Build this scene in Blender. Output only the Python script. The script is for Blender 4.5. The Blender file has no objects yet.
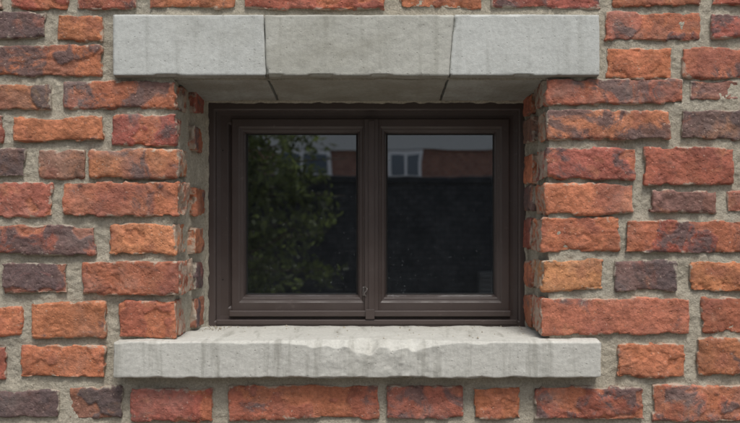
import bpy, math, random
import numpy as np
from mathutils import Vector, Matrix
random.seed(7); rng=np.random.default_rng(11)
S=0.002; D=1.8; CX=370.0; CY=211.5; CZ=1.5
def PX(p,y=0.0): return (p-CX)*S*(D+y)/D
def PZ(p,y=0.0): return CZ+(CY-p)*S*(D+y)/D

# ------------------------------------------------------------ noise (numpy)
def _h(ix,iy,iz,seed):
    n=(ix.astype(np.int64)*374761393+iy.astype(np.int64)*668265263+iz.astype(np.int64)*2147483647+seed*1274126177)&0xffffffff
    n=((n^(n>>13))*1274126177)&0xffffffff
    n=((n^(n>>16))*2246822519)&0xffffffff
    n=n^(n>>15)
    return (n&0xffffff)/float(0xffffff)*2-1
def vnoise(P,seed=0):
    I=np.floor(P); f=P-I; u=f*f*f*(f*(f*6-15)+10)
    ix,iy,iz=I[:,0].astype(np.int64),I[:,1].astype(np.int64),I[:,2].astype(np.int64)
    r=0
    for a in (0,1):
        wa=u[:,0] if a else 1-u[:,0]
        for b in (0,1):
            wb=u[:,1] if b else 1-u[:,1]
            for c in (0,1):
                wc=u[:,2] if c else 1-u[:,2]
                r=r+wa*wb*wc*_h(ix+a,iy+b,iz+c,seed)
    return r
def fbm(P,scale,octv=3,seed=0,gain=.5):
    r=0;a=1;t=0
    for o in range(octv):
        r=r+a*vnoise(P*scale+17.3*o,seed+o); t+=a; a*=gain; scale*=2.03
    return r/t*1.5
def sstep(a,b,x):
    t=np.clip((x-a)/(b-a),0,1); return t*t*(3-2*t)

# ------------------------------------------------------------ mesh helpers
def mk(name,V,F,mat=None,smooth=True,attrs=None,parent=None):
    V=np.asarray(V,dtype=np.float32); me=bpy.data.meshes.new(name)
    if isinstance(F,np.ndarray):
        n=F.shape[1]
        me.vertices.add(len(V)); me.vertices.foreach_set('co',V.ravel())
        me.loops.add(F.size); me.loops.foreach_set('vertex_index',F.ravel().astype(np.int32))
        me.polygons.add(len(F)); me.polygons.foreach_set('loop_start',np.arange(0,F.size,n,dtype=np.int32))
        me.polygons.foreach_set('loop_total',np.full(len(F),n,dtype=np.int32))
        me.update(calc_edges=True); me.validate()
    else:
        me.from_pydata([tuple(map(float,v)) for v in V],[],F); me.update()
    me.polygons.foreach_set('use_smooth',[smooth]*len(me.polygons))
    if attrs and len(me.vertices)==len(V):
        for k,A in attrs.items():
            at=me.attributes.new(k,'FLOAT_COLOR','POINT'); at.data.foreach_set('color',np.asarray(A,dtype=np.float32).ravel())
    ob=bpy.data.objects.new(name,me); bpy.context.scene.collection.objects.link(ob)
    if mat: me.materials.append(mat)
    if parent: ob.parent=parent
    return ob
def empty(name):
    e=bpy.data.objects.new(name,None); bpy.context.scene.collection.objects.link(e); return e
def gridfaces(nu,nv,keep=None):
    i,j=np.meshgrid(np.arange(nu-1),np.arange(nv-1),indexing='ij')
    a=i*nv+j
    F=np.stack([a,a+nv,a+nv+1,a+1],-1)
    if keep is not None: return F[keep]
    return F.reshape(-1,4)
def box(name,x0,x1,y0,y1,z0,z1,mat,parent=None,bev=0.0):
    V=[(x,y,z) for x in (x0,x1) for y in (y0,y1) for z in (z0,z1)]
    F=[(0,1,3,2),(4,6,7,5),(0,4,5,1),(2,3,7,6),(0,2,6,4),(1,5,7,3)]
    o=mk(name,V,F,mat,smooth=False,parent=parent)
    if bev>0:
        m=o.modifiers.new('b','BEVEL'); m.width=bev; m.segments=2
    return o
def seg(a,b,st):
    n=max(1,int(round(abs(b-a)/st))); return np.linspace(a,b,n+1)
def cat(*s):
    o=[s[0]]
    for q in s[1:]: o.append(q[1:])
    return np.concatenate(o)

# ------------------------------------------------------------ materials
class M:
    def __init__(s,name,rough=.8,spec=.3):
        s.m=bpy.data.materials.new(name); s.m.use_nodes=True; s.t=s.m.node_tree; s.n=s.t.nodes; s.l=s.t.links
        s.b=s.n['Principled BSDF']; s.b.inputs['Roughness'].default_value=rough; s.b.inputs['Specular IOR Level'].default_value=spec
        s.co=s.n.new('ShaderNodeTexCoord').outputs['Object']
    def set(s,i,v):
        if hasattr(v,'is_linked') : s.l.new(v,i)
        else: i.default_value=v
    def noise(s,scale,det=4,rough=.55,vec=None,dist=0):
        n=s.n.new('ShaderNodeTexNoise'); n.inputs['Scale'].default_value=scale; n.inputs['Detail'].default_value=det
        n.inputs['Roughness'].default_value=rough; n.inputs['Distortion'].default_value=dist
        s.l.new(vec or s.co,n.inputs['Vector']); return n.outputs['Fac']
    def vor(s,scale,vec=None,feat='F1'):
        n=s.n.new('ShaderNodeTexVoronoi'); n.feature=feat; n.inputs['Scale'].default_value=scale
        s.l.new(vec or s.co,n.inputs['Vector']); return n.outputs['Distance']
    def ramp(s,v,a,b,lo=0.0,hi=1.0):
        n=s.n.new('ShaderNodeMapRange'); n.interpolation_type='SMOOTHSTEP'; n.clamp=True
        for i,x in zip(range(5),(v,a,b,lo,hi)): s.set(n.inputs[i],x)
        return n.outputs[0]
    def math(s,op,a,b=0.0):
        n=s.n.new('ShaderNodeMath'); n.operation=op; s.set(n.inputs[0],a); s.set(n.inputs[1],b); return n.outputs[0]
    def mix(s,f,a,b,mode='MIX'):
        n=s.n.new('ShaderNodeMix'); n.data_type='RGBA'; n.blend_type=mode
        s.set(n.inputs[0],f); 
        for i,x in ((6,a),(7,b)):
            s.set(n.inputs[i],x if hasattr(x,'is_linked') else (*x,1))
        return n.outputs[2]
    def mapv(s,sc,vec=None):
        n=s.n.new('ShaderNodeMapping'); n.inputs['Scale'].default_value=sc; s.l.new(vec or s.co,n.inputs['Vector']); return n.outputs[0]
    def grey(s,v,a,b):
        r=s.ramp(v,0.25,0.75,a,b); c=s.n.new('ShaderNodeCombineColor')
        for i in range(3): s.l.new(r,c.inputs[i])
        return c.outputs[0]
    def col(s,c): s.set(s.b.inputs['Base Color'],c if hasattr(c,'is_linked') else (*c,1))
    def bump(s,h,dist,strength=1.0,prev=None):
        n=s.n.new('ShaderNodeBump'); n.inputs['Distance'].default_value=dist; n.inputs['Strength'].default_value=strength
        s.l.new(h,n.inputs['Height'])
        if prev: s.l.new(prev,n.inputs['Normal'])
        s.l.new(n.outputs[0],s.b.inputs['Normal']); return n.outputs[0]
    def attr(s,name):
        n=s.n.new('ShaderNodeAttribute'); n.attribute_name=name; return n

# bricks
m=M('brick_clay',.80,.32)
A=m.attr('bcol'); E=m.attr('binfo')
sep=m.n.new('ShaderNodeSeparateColor'); m.l.new(E.outputs['Color'],sep.inputs[0])
edge,spall,rnd=sep.outputs[0],sep.outputs[1],sep.outputs[2]
off=m.n.new('ShaderNodeVectorMath'); off.operation='ADD'
cmb=m.n.new('ShaderNodeCombineXYZ'); r50=m.math('MULTIPLY',rnd,37.0); m.l.new(r50,cmb.inputs[0]); m.l.new(r50,cmb.inputs[1])
m.l.new(m.co,off.inputs[0]); m.l.new(cmb.outputs[0],off.inputs[1]); V=off.outputs[0]
c=m.mix(1.0,A.outputs['Color'],m.grey(m.noise(22,4,.6,V),.64,1.28),'MULTIPLY')
c=m.mix(m.ramp(m.noise(28,4,.6,V,.5),.53,.70,0,.50),c,(.50,.215,.115))
c=m.mix(m.ramp(m.noise(12,3,.5,V),.50,.70,0,.6),c,(.25,.085,.068))
c=m.mix(m.math('MULTIPLY',spall,.55),c,(.50,.18,.085))
dn=m.noise(14,5,.66,V,.6)
thr=m.ramp(A.outputs['Alpha'],0,1,.66,.29)
dm=m.math('SUBTRACT',dn,thr); dm=m.ramp(dm,0,.11)
dm=m.math('MULTIPLY',dm,m.math('SUBTRACT',1.0,m.math('MULTIPLY',spall,.6)))
dc=m.mix(m.noise(55,4,.6,V),(.05,.045,.052),(.19,.125,.115))
c=m.mix(m.math('MULTIPLY',dm,.86),c,dc)
c=m.mix(1.0,c,m.grey(m.noise(150,4,.65,V),.74,1.22),'MULTIPLY')
c=m.mix(m.ramp(m.noise(300,2,.5,V),.65,.72,0,.75),c,(.08,.045,.04))
c=m.mix(m.ramp(m.noise(220,2,.5,V),.66,.74,0,.5),c,(.60,.46,.37))
mr=m.math('ADD',m.math('MULTIPLY',edge,.28),m.noise(40,5,.68,V,.4)); mr=m.ramp(mr,.69,.81,0,.72)
c=m.mix(mr,c,(.45,.40,.32))
haze=m.ramp(m.noise(9,4,.65,V),.48,.75,.02,.20)
c=m.mix(haze,c,(.43,.385,.345))
m.col(c)
p=m.bump(m.noise(70,5,.64,V),.0050,.85)
p=m.bump(m.noise(380,3,.6,V),.0011,.7,p)
pit=m.ramp(m.vor(75,V),.06,.20); m.bump(pit,.0013,.7,p)
MB=m.m

# mortar
m=M('lime_mortar',.95,.15)
c=m.mix(m.noise(14,5,.6),(.375,.335,.265),(.52,.475,.385))
c=m.mix(m.ramp(m.noise(5,4,.6),.5,.7,0,.5),c,(.34,.32,.27))
c=m.mix(m.ramp(m.noise(38,5,.65),.56,.74,0,.45),c,(.26,.23,.18))
c=m.mix(1.0,c,m.grey(m.noise(230,4,.7),.76,1.2),'MULTIPLY')
c=m.mix(m.ramp(m.noise(400,2),.64,.71,0,.65),c,(.16,.135,.11))
c=m.mix(m.ramp(m.noise(360,2,.5,m.mapv((1,1.3,1.1))),.65,.73,0,.6),c,(.66,.60,.51))
m.col(c)
p=m.bump(m.noise(75,6,.70),.0055,.8); m.bump(m.noise(330,4,.65),.0020,.8,p)
MM=m.m

def concrete(name,a,b,stain=.5,drip=False,soffit=0.):
    m=M(name,.9,.2)
    c=m.mix(m.noise(7,6,.62),a,b)
    c=m.mix(m.ramp(m.noise(3.2,4,.6,dist=.6),.5,.68,0,stain),c,(a[0]*.78,a[1]*.76,a[2]*.71))
    st=m.noise(1.0,5,.6,m.mapv((42,6,3.2)))
    c=m.mix(m.ramp(st,.50,.72,0,.30 if not drip else .55),c,(a[0]*.50,a[1]*.49,a[2]*.45))
    c=m.mix(m.ramp(m.noise(24,5,.65),.58,.72,0,.2),c,(.56,.55,.51))
    if soffit:   # mottled darker brown tone on the downward-facing side
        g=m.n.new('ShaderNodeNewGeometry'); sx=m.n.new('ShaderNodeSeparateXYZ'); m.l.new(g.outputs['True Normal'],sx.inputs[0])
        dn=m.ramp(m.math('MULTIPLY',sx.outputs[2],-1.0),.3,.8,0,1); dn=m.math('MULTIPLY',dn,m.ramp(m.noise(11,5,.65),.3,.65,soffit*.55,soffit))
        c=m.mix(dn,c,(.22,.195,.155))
    c=m.mix(1.0,c,m.grey(m.noise(150,5,.7),.89,1.11),'MULTIPLY')
    c=m.mix(m.ramp(m.vor(70),.06,.13,.35,0),c,(a[0]*.5,a[1]*.48,a[2]*.45))
    c=m.mix(m.ramp(m.noise(420,2),.66,.73,0,.5),c,(.16,.155,.14))
    m.col(c)
    p=m.bump(m.noise(60,6,.65),.0016,.6); p=m.bump(m.noise(380,3,.6),.0007,.7,p)
    m.bump(m.ramp(m.vor(70),.05,.16),.0009,.5,p)
    return m.m
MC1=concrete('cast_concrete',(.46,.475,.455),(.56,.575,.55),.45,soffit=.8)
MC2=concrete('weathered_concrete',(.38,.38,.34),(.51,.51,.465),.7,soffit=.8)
MS=concrete('sill_concrete',(.45,.445,.41),(.59,.585,.54),.4,drip=True)

m=M('brown_frame_paint',.40,.45)
c=m.mix(m.noise(9,4),(.060,.044,.040),(.086,.066,.060)); 
c=m.mix(m.ramp(m.noise(60,5,.7),.6,.75,0,.35),c,(.19,.16,.14)); m.col(c)
m.bump(m.noise(160,4,.6),.0004,.5); m.set(m.b.inputs['Roughness'],m.ramp(m.noise(20,5),.3,.7,.33,.58))
MF=m.m
m=M('rubber_gasket',.6,.3); m.col((.015,.014,.014)); MG=m.m
m=M('worn_metal',.4,.5); m.col((.22,.20,.19)); m.b.inputs['Metallic'].default_value=.8; MMt=m.m

def glassmat():
    m=bpy.data.materials.new('window_glass'); m.use_nodes=True; t=m.node_tree; n=t.nodes; l=t.links; n.clear()
    out=n.new('ShaderNodeOutputMaterial'); tr=n.new('ShaderNodeBsdfTransparent'); tr.inputs[0].default_value=(.75,.8,.8,1)
    gl=n.new('ShaderNodeBsdfGlossy'); gl.inputs['Roughness'].default_value=.0; gl.inputs[0].default_value=(.93,.97,1,1)
    fr=n.new('ShaderNodeFresnel'); fr.inputs[0].default_value=1.5
    mr=n.new('ShaderNodeMapRange'); mr.inputs[1].default_value=0; mr.inputs[2].default_value=1; mr.inputs[3].default_value=.42; mr.inputs[4].default_value=1
    l.new(fr.outputs[0],mr.inputs[0])
    mx=n.new('ShaderNodeMixShader'); l.new(mr.outputs[0],mx.inputs[0]); l.new(tr.outputs[0],mx.inputs[1]); l.new(gl.outputs[0],mx.inputs[2])
    tc=n.new('ShaderNodeTexCoord')
    nz=n.new('ShaderNodeTexNoise'); nz.inputs['Scale'].default_value=5; l.new(tc.outputs['Object'],nz.inputs[0])
    bp=n.new('ShaderNodeBump'); bp.inputs['Distance'].default_value=.0006; bp.inputs['Strength'].default_value=.5; l.new(nz.outputs[0],bp.inputs['Height']); l.new(bp.outputs[0],gl.inputs['Normal'])
    df=n.new('ShaderNodeBsdfDiffuse'); df.inputs[0].default_value=(.38,.42,.45,1)
    n2=n.new('ShaderNodeTexNoise'); n2.inputs['Scale'].default_value=11; n2.inputs['Detail'].default_value=7; n2.inputs['Roughness'].default_value=.7; l.new(tc.outputs['Object'],n2.inputs[0])
    r2=n.new('ShaderNodeMapRange'); r2.inputs[1].default_value=.35; r2.inputs[2].default_value=.8; r2.inputs[3].default_value=.014; r2.inputs[4].default_value=.06; l.new(n2.outputs[0],r2.inputs[0])
    n3=n.new('ShaderNodeTexNoise'); n3.inputs['Scale'].default_value=230; n3.inputs['Detail'].default_value=1; l.new(tc.outputs['Object'],n3.inputs[0])
    r3=n.new('ShaderNodeMapRange'); r3.inputs[1].default_value=.72; r3.inputs[2].default_value=.78; r3.inputs[3].default_value=0; r3.inputs[4].default_value=.3; l.new(n3.outputs[0],r3.inputs[0])
    ad=n.new('ShaderNodeMath'); ad.operation='ADD'; l.new(r2.outputs[0],ad.inputs[0]); l.new(r3.outputs[0],ad.inputs[1])
    m2=n.new('ShaderNodeMixShader'); l.new(ad.outputs[0],m2.inputs[0]); l.new(mx.outputs[0],m2.inputs[1]); l.new(df.outputs[0],m2.inputs[2])
    l.new(m2.outputs[0],out.inputs[0]); return m
MGl=glassmat()

# ------------------------------------------------------------ brick geometry
BV=[];BF=[];BC=[];BI=[];nv0=0
def brick(L,H,dl,dr,depth,res,col,dark,T,front=0.0,spallamt=None,rough=1.0,tb=0.024):
    """front face at local y=front, x in 0..L, z in 0..H; sides wrap dl (left) dr (right)."""
    global nv0
    o=rng.uniform(0,90,3); rn=rng.uniform()
    if spallamt is None: spallamt=1.0 if rng.uniform()<.45 else .2
    r=min(.0046,H*.2)*rng.uniform(.7,1.35)
    us=cat(*( [seg(-dl,0,res)] if dl>0 else [] ),seg(0,L,res),*( [seg(L,L+dr,res)] if dr>0 else []))
    vs=cat(seg(-tb,0,res),seg(0,H,res),seg(H,H+tb,res))
    U,W=np.meshgrid(us,vs,indexing='ij'); U=U.ravel();W=W.ravel()
    a=np.maximum(np.maximum(-U,U-L),0); b=np.maximum(np.maximum(-W,W-H),0)
    P=np.stack([np.clip(U,0,L),front+np.maximum(a,b),np.clip(W,0,H)],-1)
    Q=np.stack([np.clip(P[:,0],r,L-r),np.maximum(P[:,1],front+r),np.clip(P[:,2],r,H-r)],-1)
    d=P-Q; ln=np.linalg.norm(d,axis=1,keepdims=True); d=d/np.maximum(ln,1e-6)
    P=Q+d*r
    N=P+o
    de=np.minimum(np.minimum(P[:,0],L-P[:,0]),np.minimum(P[:,2],H-P[:,2])); de=np.maximum(de,0)
    near=np.exp(-de/.006)
    lo=fbm(N,14,2,1); mid=fbm(N,55,3,5); hi=fbm(N,190,2,9)
    sp=sstep(.14,.20,fbm(N,18,3,21)+.15*near)*spallamt
    chip=sstep(.10,.34,fbm(N,38,2,31))*near
    groove=sstep(.05,.0,np.abs(fbm(N*np.array([.5,1,1.6]),22,2,91)))*sstep(.1,.4,fbm(N,12,1,95))
    disp=rough*(.0020*lo+.0014*mid+.0005*hi-.0022*sp-.0046*chip-.0018*groove)
    P=P+d*disp[:,None]
    P[:,0]+=.0022*rough*fbm(N,14,2,41); P[:,2]+=.0026*rough*fbm(N,11,2,51)+.0009*fbm(N,60,2,55)*near
    P=P@T[:3,:3].T+T[:3,3]
    F=gridfaces(len(us),len(vs))+nv0
    BV.append(P);BF.append(F)
    BC.append(np.tile(np.array([*col,dark]),(len(P),1)))
    BI.append(np.stack([near,np.clip(sp,0,1),np.full(len(P),rn),np.ones(len(P))],-1)); nv0+=len(P)
def Tm(x,y,z,rot=0,tilt=0,yaw=0):
    M4=Matrix.Translation((x,y,z))@Matrix.Rotation(rot,4,'Z')@Matrix.Rotation(tilt,4,'Y')@Matrix.Rotation(yaw,4,'Z')
    return np.array(M4)
CO={'O':(.485,.18,.092),'R':(.365,.112,.075),'K':(.42,.143,.082),'P':(.27,.13,.118),'B':(.25,.14,.10),'D':(.145,.095,.092),'Y':(.54,.25,.105),'T':(.44,.21,.13)}
def cv(k):
    c=np.array(CO[k]); return c*rng.uniform(.86,1.12)*np.array([1,rng.uniform(.92,1.1),rng.uniform(.9,1.1)])
ROWS=[
(12,68,-22,9,'R',.35),(78,138,-22,10,'R',.4),(151,235,-22,9,'O',.3),(245,385,-22,9,'R',.3),(400,482,-22,9,'K',.45),(492,600,-22,8,'R',.45),(612,700,-22,7,'K',.25),(711,790,-22,6,'R',.35),(-90,2,-22,9,'R',.3),
(-60,46,13,39,'P',.75),(57,103,16,42,'O',.25),(605,700,12,41,'R',.55),(711,790,14,38,'R',.5),
(-40,103,46,77,'K',.52),(606,671,47,79,'O',.2),(682,790,48,79,'K',.35),
(-50,52,85,112,'B',.62),(64,175,82,109,'K',.55,'L'),(545,683,80,105,'K',.45,'R'),(689,738,81,100,'P',.3),(748,830,80,106,'R',.3),
(-90,4,116,143,'R',.4),(14,105,117,142,'O',.26),(112,174,115,145,'R',.45,'L'),(549,670,110,140,'O',.50,'R'),(681,800,110,139,'B',.65),
(-70,26,149,176,'D',.7),(39,85,150,178,'B',.25),(91,179,150,178,'O',.48,'L'),(545,635,148,180,'R',.35,'R'),(644,733,148,185,'R',.22),(744,830,148,184,'R',.2),
(-60,53,182,216,'R',.32),(64,181,182,216,'K',.34,'L'),(547,634,184,214,'O',.28,'R'),(650,716,190,212,'P',.25),(727,800,192,212,'R',.2),
(-50,97,225,254,'K',.70),(111,176,224,254,'O',.18,'L'),(541,619,218,252,'K',.28,'R'),(625,780,219,253,'R',.55),
(-90,-6,262,294,'R',.2),(4,68,264,294,'P',.75),(83,182,261,294,'K',.3,'L'),(542,603,260,291,'Y',.2,'R'),(614,676,260,291,'D',.65),(689,780,261,291,'O',.22),
(-70,22,305,335,'O',.25),(33,106,303,338,'O',.22),(119,177,300,337,'K',.25,'L'),(541,688,298,334,'K',.33,'R'),(702,800,298,332,'R',.3),
(-80,6,345,377,'R',.2),(22,105,345,377,'O',.28),(617,685,343,377,'K',.35),(697,800,339,375,'O',.36),
(-50,60,389,416,'D',.8),(69,122,386,418,'D',.72),(132,215,388,421,'R',.40),(229,379,385,419,'K',.30),(388,464,386,418,'R',.55),(473,519,387,418,'K',.36),(534,642,386,418,'R',.55),(652,790,385,421,'K',.5),
]
for rrow in ROWS:
    x0,x1,y0,y1,k,dk=rrow[:6]; side=rrow[6] if len(rrow)>6 else ''
    if side=='L': x1=max(x1,176)
    if side=='R': x0=min(x0,546)
    X0,X1,Z0,Z1=PX(x0-.6),PX(x1+(.6 if side!='L' else 0)),PZ(y1+.5),PZ(y0-.5)
    fr=-rng.uniform(.0050,.0110)
    dl=dr=.026
    if side=='L': dr=rng.uniform(.095,.115)
    if side=='R': dl=rng.uniform(.095,.115)
    ti=rng.normal(0,.006)
    brick(X1-X0,Z1-Z0,dl,dr,.02,.0026,cv(k),dk,Tm(X0,0,Z0,0,ti,rng.normal(0,.009)),front=fr)
    if side:  # header bricks behind, lining the reveal
        if rng.uniform()<.92:
            zz0=Z0+rng.uniform(-.004,.006); hh=(Z1-Z0)*rng.uniform(.85,1.02)
            ys=max(dl,dr)+rng.uniform(.008,.014); Lb=.205-ys
            kk=random.choice('OKRKDB')
            if side=='L': brick(Lb,hh,.02,.02,.02,.0032,cv(kk),.42,Tm(PX(183),ys,zz0,math.pi/2-.05),front=-.004)
            else: brick(Lb,hh,.02,.02,.02,.0032,cv(kk),.42,Tm(PX(542),ys+Lb,zz0,-math.pi/2+.02),front=-.004)
WX0,WX1,WZ1=-2.4,2.4,2.75
zt=PZ(421)-.018; rows=[]
z=zt
while z>.03: rows.append((z-.062,z)); z-=.078
lowrows=rows
midrows=[(PZ(b),PZ(a)) for a,b in ((-22,9),(13,40),(46,78),(82,109),(115,143),(149,178),(183,215),(222,253),(261,293),(301,336),(344,377),(387,419))]
uprows=[]; z=PZ(-22)+.018
while z<WZ1-.07: uprows.append((z,z+.062)); z+=.078
ks='OKRKRKPDBKO'
def run(z0,z1,a,b):
    x=a-rng.uniform(0,.15)
    while x<b-.03:
        w=rng.choice([.115,.16,.21,.235,.25]); xe=min(x+w,b); xs=max(x,a)
        if xe-xs>.035:
            k=ks[rng.integers(len(ks))]
            brick(xe-xs,z1-z0-rng.uniform(0,.004),.015,.015,.02,.0085,cv(k),rng.uniform(.15,.6),Tm(xs,0,z0,0,rng.normal(0,.006)),front=-.007,tb=.016)
        x=x+w+.018
for z0,z1 in lowrows+uprows: run(z0,z1,WX0,WX1)
for i,(z0,z1) in enumerate(midrows):
    pz=[r for r in ROWS if abs(PZ((r[2]+r[3])/2)-(z0+z1)/2)<.03]
    lx=PX(min(r[0] for r in pz))-.02; rx=PX(max(r[1] for r in pz))+.02
    run(z0,z1,WX0,lx); run(z0,z1,rx,WX1)
wall=mk('brick_wall',np.concatenate(BV),np.concatenate(BF),MB,attrs={'bcol':np.concatenate(BC),'binfo':np.concatenate(BI)})

# ------------------------------------------------------------ mortar
OXL,OXR,OZ0,OZ1=PX(174),PX(549),PZ(352),PZ(80)
BXL,BXR=PX(207.5,.2),PX(526.5,.2)
xs=cat(seg(WX0,-.78,.025),seg(-.78,OXL,.003),seg(OXL,OXR,.02),seg(OXR,.78,.003),seg(.78,WX1,.025))
zs=cat(seg(0,1.05,.025),seg(1.05,OZ0,.003),seg(OZ0,OZ1,.003),seg(OZ1,1.95,.003),seg(1.95,WZ1,.025))
def mdisp(P):
    a=.0028*fbm(P,14,3,3)+.0022*fbm(P,48,4,7,.6)+.0009*fbm(P,170,2,9)+.0013
    b=.0022*fbm(P,20,3,13)+.0018*fbm(P,70,3,17)
    c=.0015*fbm(P,30,2,23)
    return np.stack([b,a,c],-1)
def mortar(name,X,Y,Z,F):
    P=np.stack([X,Y,Z],-1).reshape(-1,3); P=P+mdisp(P)
    return mk(name,P,F,MM,parent=wall)
X,Z=np.meshgrid(xs,zs,indexing='ij')
xc=(xs[1:]+xs[:-1])/2; zc=(zs[1:]+zs[:-1])/2
keep=~((xc[:,None]>OXL)&(xc[:,None]<OXR)&(zc[None,:]>OZ0)&(zc[None,:]<OZ1))
mortar('mortar_joints',X,np.full_like(X,.0),Z,gridfaces(len(xs),len(zs),keep))
zr=seg(OZ0,OZ1,.003); yr=seg(0,.23,.003)
Y,Z=np.meshgrid(yr,zr,indexing='ij')
cl=(np.clip(Y,0,.2)/.2)
mortar('reveal_mortar_left',OXL+(BXL-OXL)*cl**2.8,Y,Z,gridfaces(len(yr),len(zr)))
mortar('reveal_mortar_right',OXR+(BXR-OXR)*cl**2.8,Y,Z,gridfaces(len(yr),len(zr))[:,::-1])
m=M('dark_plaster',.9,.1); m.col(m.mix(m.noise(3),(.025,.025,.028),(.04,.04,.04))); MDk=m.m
box('wall_core_left',WX0,-.41,.03,.30,0,WZ1,MM,wall); box('wall_core_right',.41,WX1,.03,.30,0,WZ1,MM,wall)
box('wall_core_top',-.409,.409,.235,.30,PZ(95,.2),WZ1-.002,MM,wall); box('wall_core_bottom',-.409,.409,.235,.30,0,PZ(335,.2),MM,wall)
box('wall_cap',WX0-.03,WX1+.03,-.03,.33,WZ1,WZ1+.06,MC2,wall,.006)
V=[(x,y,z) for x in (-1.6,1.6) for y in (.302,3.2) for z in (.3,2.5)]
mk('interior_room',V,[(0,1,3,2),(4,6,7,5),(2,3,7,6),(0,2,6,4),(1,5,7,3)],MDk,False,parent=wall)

# ------------------------------------------------------------ stone blocks
def block(name,x0,x1,yf,yb,z0,z1,mat,parent=None,res=.004,r=.004,seed=0,shearL=0,shearR=0,slope=0.,erode=None,amp=1.0):
    L=x1-x0;H=z1-z0;dp=yb-yf
    us=cat(seg(-dp,0,res*1.5),seg(0,L,res),seg(L,L+dp,res*1.5)); vs=cat(seg(-dp,0,res*1.5),seg(0,H,res*.7),seg(H,H+dp,res*1.0))
    U,W=np.meshgrid(us,vs,indexing='ij'); U=U.ravel();W=W.ravel()
    a=np.maximum(np.maximum(-U,U-L),0); b=np.maximum(np.maximum(-W,W-H),0)
    P=np.stack([np.clip(U,0,L),np.maximum(a,b),np.clip(W,0,H)],-1)
    Q=np.stack([np.clip(P[:,0],r,L-r),np.maximum(P[:,1],r),np.clip(P[:,2],r,H-r)],-1)
    d=P-Q; d=d/np.maximum(np.linalg.norm(d,axis=1,keepdims=True),1e-6); P=Q+d*r
    G=P+np.array([x0,yf,z0]); N=G+seed*3.7
    ed=1-np.abs(d).max(1)
    disp=amp*(.0009*fbm(N,9,2,2)+.0005*fbm(N,50,3,4)+.0002*fbm(N,200,2,6)-.004*sstep(.3,.65,fbm(N,24,3,8))*sstep(0,.3,ed))
    G=G+d*disp[:,None]
    t=(P[:,2]/H)
    s=P[:,0]/L
    G[:,0]+=(1-t)*(shearL*(1-s)+shearR*s)
    G[:,2]-=slope*np.clip(P[:,1]/.2,0,1.1)*(1-t)
    if erode: G=erode(G,N)
    return mk(name,G,gridfaces(len(us),len(vs)),mat,parent=parent)
lintel=empty('concrete_lintel')
yl=-.018
zt_,zb_=PZ(14.5,yl),PZ(75.5,yl)
g=.0006
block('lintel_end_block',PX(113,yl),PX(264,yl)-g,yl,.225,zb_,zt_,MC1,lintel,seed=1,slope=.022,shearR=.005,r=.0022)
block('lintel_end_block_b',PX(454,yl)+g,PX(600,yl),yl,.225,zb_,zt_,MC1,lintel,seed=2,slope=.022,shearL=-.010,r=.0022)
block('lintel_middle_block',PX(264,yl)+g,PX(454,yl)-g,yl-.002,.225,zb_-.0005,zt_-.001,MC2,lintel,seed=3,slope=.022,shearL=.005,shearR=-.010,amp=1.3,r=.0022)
ys_=-.035
szt,szb=PZ(341,ys_),PZ(378,ys_)
def er(G,N):
    x=G[:,0]; Nx=np.stack([x,x*0,x*0],-1)
    w=np.exp(-((x-PX(378))/.135)**4)
    c=.003+.0035*np.clip(fbm(Nx,28,3,61),0,1)+w*(.010+.007*fbm(Nx,11,2,67)+.0065*fbm(Nx,45,3,63))
    c=c+.003*w*fbm(N,60,3,64)
    aa=(G[:,1]-ys_)*.55+(szt-G[:,2])
    push=np.clip(c-aa,0,None)
    G[:,1]+=push*.75; G[:,2]-=push*.6
    fr=sstep(.02,.0,G[:,1]-ys_)*w
    G[:,1]+=fr*.0025*(fbm(N,38,3,71)+.3)
    G[:,2]-=.0020*sstep(szt-.004,szt,G[:,2])*(fbm(N,14,3,73)+.2)
    lo=sstep(szb+.012,szb,G[:,2]); G[:,2]+=lo*.0014*fbm(Nx,40,3,77)
    return G
block('concrete_window_sill',PX(113,ys_),PX(601.5,ys_),ys_,.235,szb,szt,MS,None,res=.0028,r=.0035,seed=5,erode=er,amp=1.2)
def bead(name,pts,r,seed):
    V=[];F=[];n=10
    pts=np.array(pts)
    for i,p in enumerate(pts):
        t=pts[min(i+1,len(pts)-1)]-pts[max(i-1,0)]; t/=np.linalg.norm(t)
        u=np.cross(t,[0,1,0]); u/=np.linalg.norm(u); w=np.cross(t,u)
        for k in range(n):
            a=2*math.pi*k/n; V.append(p+r*(u*math.cos(a)+w*math.sin(a)))
    V=np.array(V); V=V+np.stack([fbm(V,60,3,seed)*.0025,fbm(V,60,3,seed+5)*.003,fbm(V,45,3,seed+9)*.0025],-1)
    for i in range(len(pts)-1):
        for k in range(n):
            F.append([i*n+k,i*n+(k+1)%n,(i+1)*n+(k+1)%n,(i+1)*n+k])
    return mk(name,V,np.array(F),MM,parent=wall)
bead('mortar_bead_bottom',[(x,.199,PZ(330,.2)) for x in seg(BXL-.005,BXR+.005,.004)],.006,100)
bead('mortar_bead_top',[(x,.203,PZ(100.5,.2)) for x in seg(BXL-.005,BXR+.005,.004)],.007,110)
bead('mortar_bead_left',[(BXL-.003,.2,z) for z in seg(PZ(330,.2),PZ(100,.2),.004)],.006,120)
bead('mortar_bead_right',[(BXR+.003,.2,z) for z in seg(PZ(330,.2),PZ(100,.2),.004)],.006,130)
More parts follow.
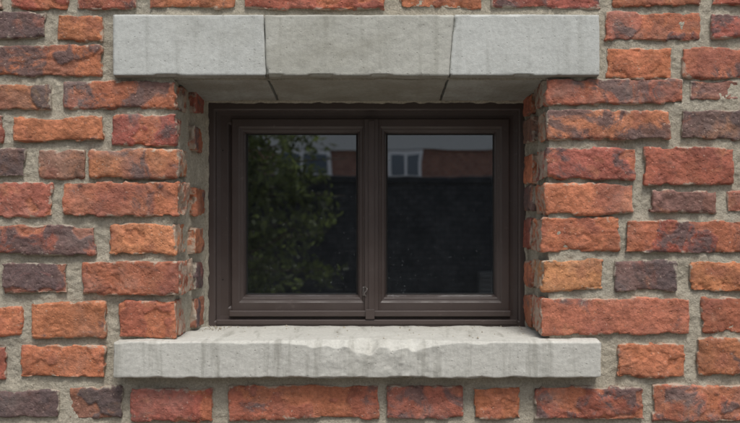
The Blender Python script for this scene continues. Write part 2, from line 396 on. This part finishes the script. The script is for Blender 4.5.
# crumbs of mortar and grit lying on the sill
CV=[];CF=[]
for i in range(150):
    side=rng.uniform()
    x=rng.uniform(PX(196),PX(536)); y=.192-abs(rng.normal(0,.035)) if side<.7 else rng.uniform(-.005,.19)
    if side<.35: x=PX(188)+abs(rng.normal(0,.02))+.006
    s=rng.uniform(.0006,.0022) if rng.uniform()<.93 else rng.uniform(.002,.004)
    b=len(CV)
    for q in ((1,0,0),(-1,0,0),(0,1,0),(0,-1,0),(0,0,1),(0,0,-.6)):
        CV.append(np.array([x,y,szt-.0006+s*.3])+np.array(q)*s*rng.uniform(.6,1.3))
    for f in ((0,2,4),(2,1,4),(1,3,4),(3,0,4),(2,0,5),(1,2,5),(3,1,5),(0,3,5)): CF.append([b+k for k in f])
mk('sill_grit',np.array(CV),np.array(CF),MM,smooth=False)

# ------------------------------------------------------------ window
win=empty('casement_window')
def mitre(name,px0,px1,py0,py1,prof,mat=MF,sc=(1,1,1,1)):
    V=[];F=[];yb=.2;k=S*(D+yb)/D
    x0,x1,z0,z1=PX(px0,yb),PX(px1,yb),PZ(py1,yb),PZ(py0,yb)
    for (i,y) in prof:
        a=x0+i*k*sc[0]; b=x1-i*k*sc[1]; c=z0+i*k*sc[3]; d=z1-i*k*sc[2]
        V+=[(a,y,c),(b,y,c),(b,y,d),(a,y,d)]
    for j in range(len(prof)-1):
        for q in range(4):
            r=(q+1)%4; F.append((j*4+q,j*4+r,(j+1)*4+r,(j+1)*4+q))
    o=mk(name,V,F,mat,smooth=False,parent=win)
    mo=o.modifiers.new('b','BEVEL'); mo.width=.0009; mo.segments=2; mo.limit_method='ANGLE'; mo.angle_limit=math.radians(20)
    return o
mitre('outer_frame',205,529,100,331,[(0,.27),(0,.200),(9,.200),(10.5,.203),(11,.211),(15,.2125),(22,.2125),(24,.216),(25.5,.217),(25.5,.27)])
sp=[(0,.262),(0,.2075),(.8,.2065),(7.5,.2065),(8.6,.2085),(9.2,.2105),(11.2,.2115),(12.3,.2145),(14,.227),(14,.262)]
mitre('sash_left',231,371.2,118.5,312,sp,sc=(1,1,1.04,1.2))
mitre('sash_right',372.8,510,118.5,312,sp,sc=(1,1.06,1.04,1.2))
gp=[(0,.2262),(0,.2245),(1.6,.2255),(1.6,.24)]
mitre('gasket_left',244.5,357.5,132.5,296,gp,MG); mitre('gasket_right',386.3,496,132.5,296,gp,MG)
for nm,a,b in (('glass_pane_left',243,359),('glass_pane_right',385,498)):
    x0,x1,z0,z1=PX(a,.2),PX(b,.2),PZ(299,.2),PZ(131,.2)
    mk(nm,[(x0,.2285,z0),(x1,.2285,z0),(x1,.2285,z1),(x0,.2285,z1)],[(0,1,2,3)],MGl,False,parent=win)
def bar(name,a,b,c,d,y0,y1,bev=.0015,mat=MF): return box(name,PX(a,.2),PX(b,.2),y0,y1,PZ(d,.2),PZ(c,.2),mat,win,bev)
bar('astragal',364.6,378.2,118.8,311.5,.1995,.2105,.002)
bar('astragal_bead',368.6,374.2,120.5,310,.1965,.200,.0012)
bar('weather_bar',229,511,310.5,316.5,.1985,.214,.002)
bar('bottom_track',216.5,517.5,319.5,324.5,.197,.213,.002)
bar('weather_bar_catch',365.5,374.5,309,319,.1945,.1985,.001)
bar('keeper_plate',362.5,367.5,287,296,.2035,.2066,.001,MMt)
def tube(name,pts,rad,mat,parent,n=8):
    cu=bpy.data.curves.new(name,'CURVE'); cu.dimensions='3D'; cu.bevel_depth=rad; cu.bevel_resolution=3; cu.use_fill_caps=True
    s=cu.splines.new('NURBS'); s.points.add(len(pts)-1)
    for q,p in zip(s.points,pts): q.co=(*p,1)
    s.use_endpoint_u=True; s.order_u=min(3,len(pts))
    o=bpy.data.objects.new(name,cu); bpy.context.scene.collection.objects.link(o); cu.materials.append(mat); o.parent=parent; return o
w=lambda a,b,yy:(PX(a,.2),yy,PZ(b,.2))
tube('latch_lever',[w(365,287,.201),w(367.5,288,.196),w(366.5,291,.194),w(363.5,293,.196),w(366,296,.198)],.0013,MMt,win)
tube('latch_pin',[w(365,287,.199),w(365,287,.206)],.0022,MMt,win)
for px_ in (222,519):
    for py_ in (150,280): tube('frame_screw',[w(px_,py_,.2118),w(px_,py_,.2135)],.0016,MG,win)

# ------------------------------------------------------------ things opposite (seen mirrored in the glass)
m=M('paving',.9,.2); br=m.n.new('ShaderNodeTexBrick'); br.inputs['Scale'].default_value=2.2; br.inputs['Mortar Size'].default_value=.012
m.l.new(m.co,br.inputs['Vector']); br.inputs['Color1'].default_value=(.20,.19,.17,1); br.inputs['Color2'].default_value=(.25,.235,.21,1); br.inputs['Mortar'].default_value=(.12,.11,.10,1)
m.col(m.mix(1.0,br.outputs['Color'],m.grey(m.noise(8,6),.75,1.2),'MULTIPLY')); m.bump(m.noise(60,5),.004)
mk('ground',[(-400,-400,0),(400,-400,0),(400,400,0),(-400,400,0)],[(0,1,2,3)],m.m,False)

def brickmat(name,sc,c1,c2,c3,ms,var=(.6,1.5)):
    m=M(name,.87,.2); br=m.n.new('ShaderNodeTexBrick'); br.inputs['Scale'].default_value=sc; br.inputs['Mortar Size'].default_value=ms
    cx=m.n.new('ShaderNodeSeparateXYZ'); m.l.new(m.co,cx.inputs[0]); cc=m.n.new('ShaderNodeCombineXYZ'); m.l.new(cx.outputs[0],cc.inputs[0]); m.l.new(cx.outputs[2],cc.inputs[1]); m.l.new(cc.outputs[0],br.inputs['Vector'])
    br.inputs['Color1'].default_value=(*c1,1); br.inputs['Color2'].default_value=(*c2,1); br.inputs['Mortar'].default_value=(*c3,1)
    m.col(m.mix(1.0,br.outputs['Color'],m.grey(m.noise(9,6,.7),*var),'MULTIPLY')); m.bump(m.noise(25,6),.02); return m.m
MCh=brickmat('charcoal_block',4.5,(.032,.036,.042),(.050,.054,.062),(.022,.022,.022),.018)
gw=empty('garden_wall')
box('wall_body',-9,9,-7.25,-7.0,0,1.80,MCh,gw); box('coping',-9.03,9.03,-7.29,-6.96,1.80,1.87,MCh,gw,.012)
MFb=brickmat('facade_brick',4.0,(.34,.16,.115),(.25,.11,.09),(.3,.25,.2),.02,(.75,1.2))
m=M('pale_render',.9,.2); m.col((.55,.56,.56)); MPr=m.m
m=M('white_joinery',.5,.4); m.col((.75,.76,.78)); MWh=m.m
m=M('far_glass',.08,.6); m.col((.10,.13,.17)); MFg=m.m
m=M('roof_tile',.8,.2); m.col((.10,.08,.075)); MRt=m.m
bh=empty('brick_house')
box('walls',-7,8,-20,-14,0,5.6,MFb,bh)
box('floor_band',-7.02,8.02,-14.06,-13.9,2.62,3.0,MPr,bh)
V=[(-7.3,-20.3,5.6),(8.3,-20.3,5.6),(8.3,-13.6,5.6),(-7.3,-13.6,5.6),(-7.3,-17,7.6),(8.3,-17,7.6)]
mk('roof',V,[(0,1,5,4),(2,3,4,5),(0,4,3),(1,2,5),(0,3,2,1)],MRt,False,parent=bh)
for k,(xa,za) in enumerate([(x,z) for x in (-5.4,-3.6,-1.7,.32,2.6,4.6) for z in (1.3,3.7)]):
    wv=.62 if abs(xa-.32)<.01 else 1.0; hv=1.3 if za<3 else 1.2
    box('window_frame_%d'%k,xa,xa+wv,-14.0,-13.86,za,za+hv,MWh,bh)
    cols=2
    for cidx in range(cols):
        a=xa+.06+cidx*(wv-.06)/cols; b=a+(wv-.06)/cols-.06
        for (q0,q1) in ((za+.06,za+hv*.62),(za+hv*.62+.06,za+hv-.06)):
            box('pane_%d'%k,a,b,-13.9,-13.852,q0,q1,MFg,bh)
box('door',1.35,2.25,-14.02,-13.93,.02,2.1,MRt,bh)
ub=empty('utility_box')
m=M('dull_grey_metal',.7,.3); m.col((.10,.105,.11)); MUb=m.m
m=M('grey_louvre',.7,.3); m.col((.14,.145,.15)); MLo=m.m
box('cabinet',1.10,1.34,-6.99,-6.84,.62,.88,MUb,ub,.01)
for k in range(5): box('louvre_%d'%k,1.125,1.315,-6.842,-6.825,.65+k*.042,.67+k*.042,MLo,ub,.003)

# trees
m=M('leaf',.6,.3); A=m.attr('lcol'); m.col(A.outputs['Color'])
tl=m.n.new('ShaderNodeBsdfTranslucent'); br2=m.mix(1.0,A.outputs['Color'],(1.5,1.5,1.0),'MULTIPLY'); m.l.new(br2,tl.inputs[0])
mxs=m.n.new('ShaderNodeMixShader'); mxs.inputs[0].default_value=.42; m.l.new(m.b.outputs[0],mxs.inputs[1]); m.l.new(tl.outputs[0],mxs.inputs[2])
m.l.new(mxs.outputs[0],m.n['Material Output'].inputs[0]); MLf=m.m
m=M('bark',.9,.2); m.col(m.mix(m.noise(20,5),(.05,.04,.03),(.12,.09,.07))); m.bump(m.noise(40,5),.01); MBk=m.m
def tree(name,bx,by,h,rad,n_tw,seed,zlow,leaf=.035):
    r=np.random.default_rng(seed); e=empty(name)
    tv=[];tf=[]
    def limb(p,q,r0,r1,bend=.1,n=7,k=7):
        base=len(tv); pts=[]
        mid=(p+q)/2+r.normal(0,bend*np.linalg.norm(q-p),3)*.5
        for i in range(n):
            t=i/(n-1); pts.append((1-t)**2*p+2*t*(1-t)*mid+t*t*q)
        for i,c in enumerate(pts):
            t=i/(n-1); d=pts[min(i+1,n-1)]-pts[max(i-1,0)]; d/=np.linalg.norm(d)+1e-9
            u=np.cross(d,[.3,.9,.2]); u/=np.linalg.norm(u); w_=np.cross(d,u); rr=r0+(r1-r0)*t
            for j in range(k):
                a=2*math.pi*j/k; tv.append(c+rr*(u*math.cos(a)+w_*math.sin(a)))
        for i in range(n-1):
            for j in range(k): tf.append([base+i*k+j,base+i*k+(j+1)%k,base+(i+1)*k+(j+1)%k,base+(i+1)*k+j])
        return pts
    top=np.array([bx+.1,by,h*.93]); tr=limb(np.array([bx,by,-.02]),top,.035*h/2,.012,.04,14,10)
    LV=[];LC=[]
    for i in range(n_tw):
        t=r.uniform(zlow/h,1.0); 
        st=tr[int(t*13*.93)].copy()
        ang=r.uniform(0,2*math.pi); prof=math.sin(math.pi*min(1,(t-zlow/h*.6)/(1.08-zlow/h*.6)))**.6
        ln=rad*prof*r.uniform(.55,1.12)
        en=st+np.array([math.cos(ang)*ln,math.sin(ang)*ln,ln*r.uniform(-.05,.45)])
        limb(st,en,.014,.003,.15,6,5)
        shade=r.uniform(.5,1.35)
        for s_ in range(9):
            f=r.uniform(.25,1); c=st+(en-st)*f
            tw=c+r.normal(0,.16,3)*np.array([1,1,.7])
            for q in range(26):
                g_=r.uniform(0,1); p=c+(tw-c)*g_+r.normal(0,.035,3)
                d1=r.normal(0,1,3); d1/=np.linalg.norm(d1); d2=np.cross(d1,r.normal(0,1,3)); d2/=np.linalg.norm(d2)
                l_=leaf*r.uniform(.6,1.3); wd=l_*.42
                LV+= [p-d1*l_,p+d2*wd,p+d1*l_,p-d2*wd]
                v=shade*r.uniform(.7,1.3); LC+=[(.085*v,.108*v,.046*v,1)]*4
    mk('trunk_and_limbs',np.array(tv),np.array(tf),MBk,parent=e)
    LV=np.array(LV); F=np.arange(len(LV)).reshape(-1,4)
    mk('foliage',LV,F,MLf,smooth=False,attrs={'lcol':np.array(LC)},parent=e)
tree('garden_tree',-1.50,-5.0,3.6,1.12,110,3,.35)
tree('garden_tree',-2.3,-6.0,4.4,1.35,120,5,.5)

# ------------------------------------------------------------ light
w=bpy.data.worlds.new('World'); bpy.context.scene.world=w; w.use_nodes=True
nt=w.node_tree; bg=nt.nodes['Background']; sk=nt.nodes.new('ShaderNodeTexSky'); sk.sky_type='NISHITA'; sk.sun_disc=False
EL,AZ=math.radians(62),math.radians(165)
sk.sun_elevation=EL; sk.sun_rotation=AZ; sk.air_density=1.0; sk.dust_density=3.0
hs=nt.nodes.new('ShaderNodeHueSaturation'); hs.inputs['Saturation'].default_value=.35
nt.links.new(sk.outputs[0],hs.inputs['Color']); nt.links.new(hs.outputs[0],bg.inputs[0]); bg.inputs[1].default_value=.145
sd=bpy.data.lights.new('sun','SUN'); sd.energy=2.3; sd.angle=math.radians(16); sd.color=(1,.96,.9)
so=bpy.data.objects.new('sun',sd); bpy.context.scene.collection.objects.link(so)
dirv=Vector((math.sin(AZ)*math.cos(EL),math.cos(AZ)*math.cos(EL),math.sin(EL)))
so.rotation_euler=dirv.to_track_quat('Z','Y').to_euler(); so.location=dirv*20
# ------------------------------------------------------------ camera
cd=bpy.data.cameras.new('camera'); cd.sensor_width=36; cd.lens=36*D/(740*S); cd.clip_start=.05; cd.clip_end=2000
cd.dof.use_dof=True; cd.dof.focus_distance=D+.02; cd.dof.aperture_fstop=5.0
co=bpy.data.objects.new('camera',cd); bpy.context.scene.collection.objects.link(co); co.location=(0,-D,CZ); co.rotation_euler=(math.pi/2,0,0)
sc=bpy.context.scene; sc.camera=co; sc.view_settings.view_transform='Standard'; sc.view_settings.look='None'; sc.view_settings.exposure=0
print('brick verts',nv0)
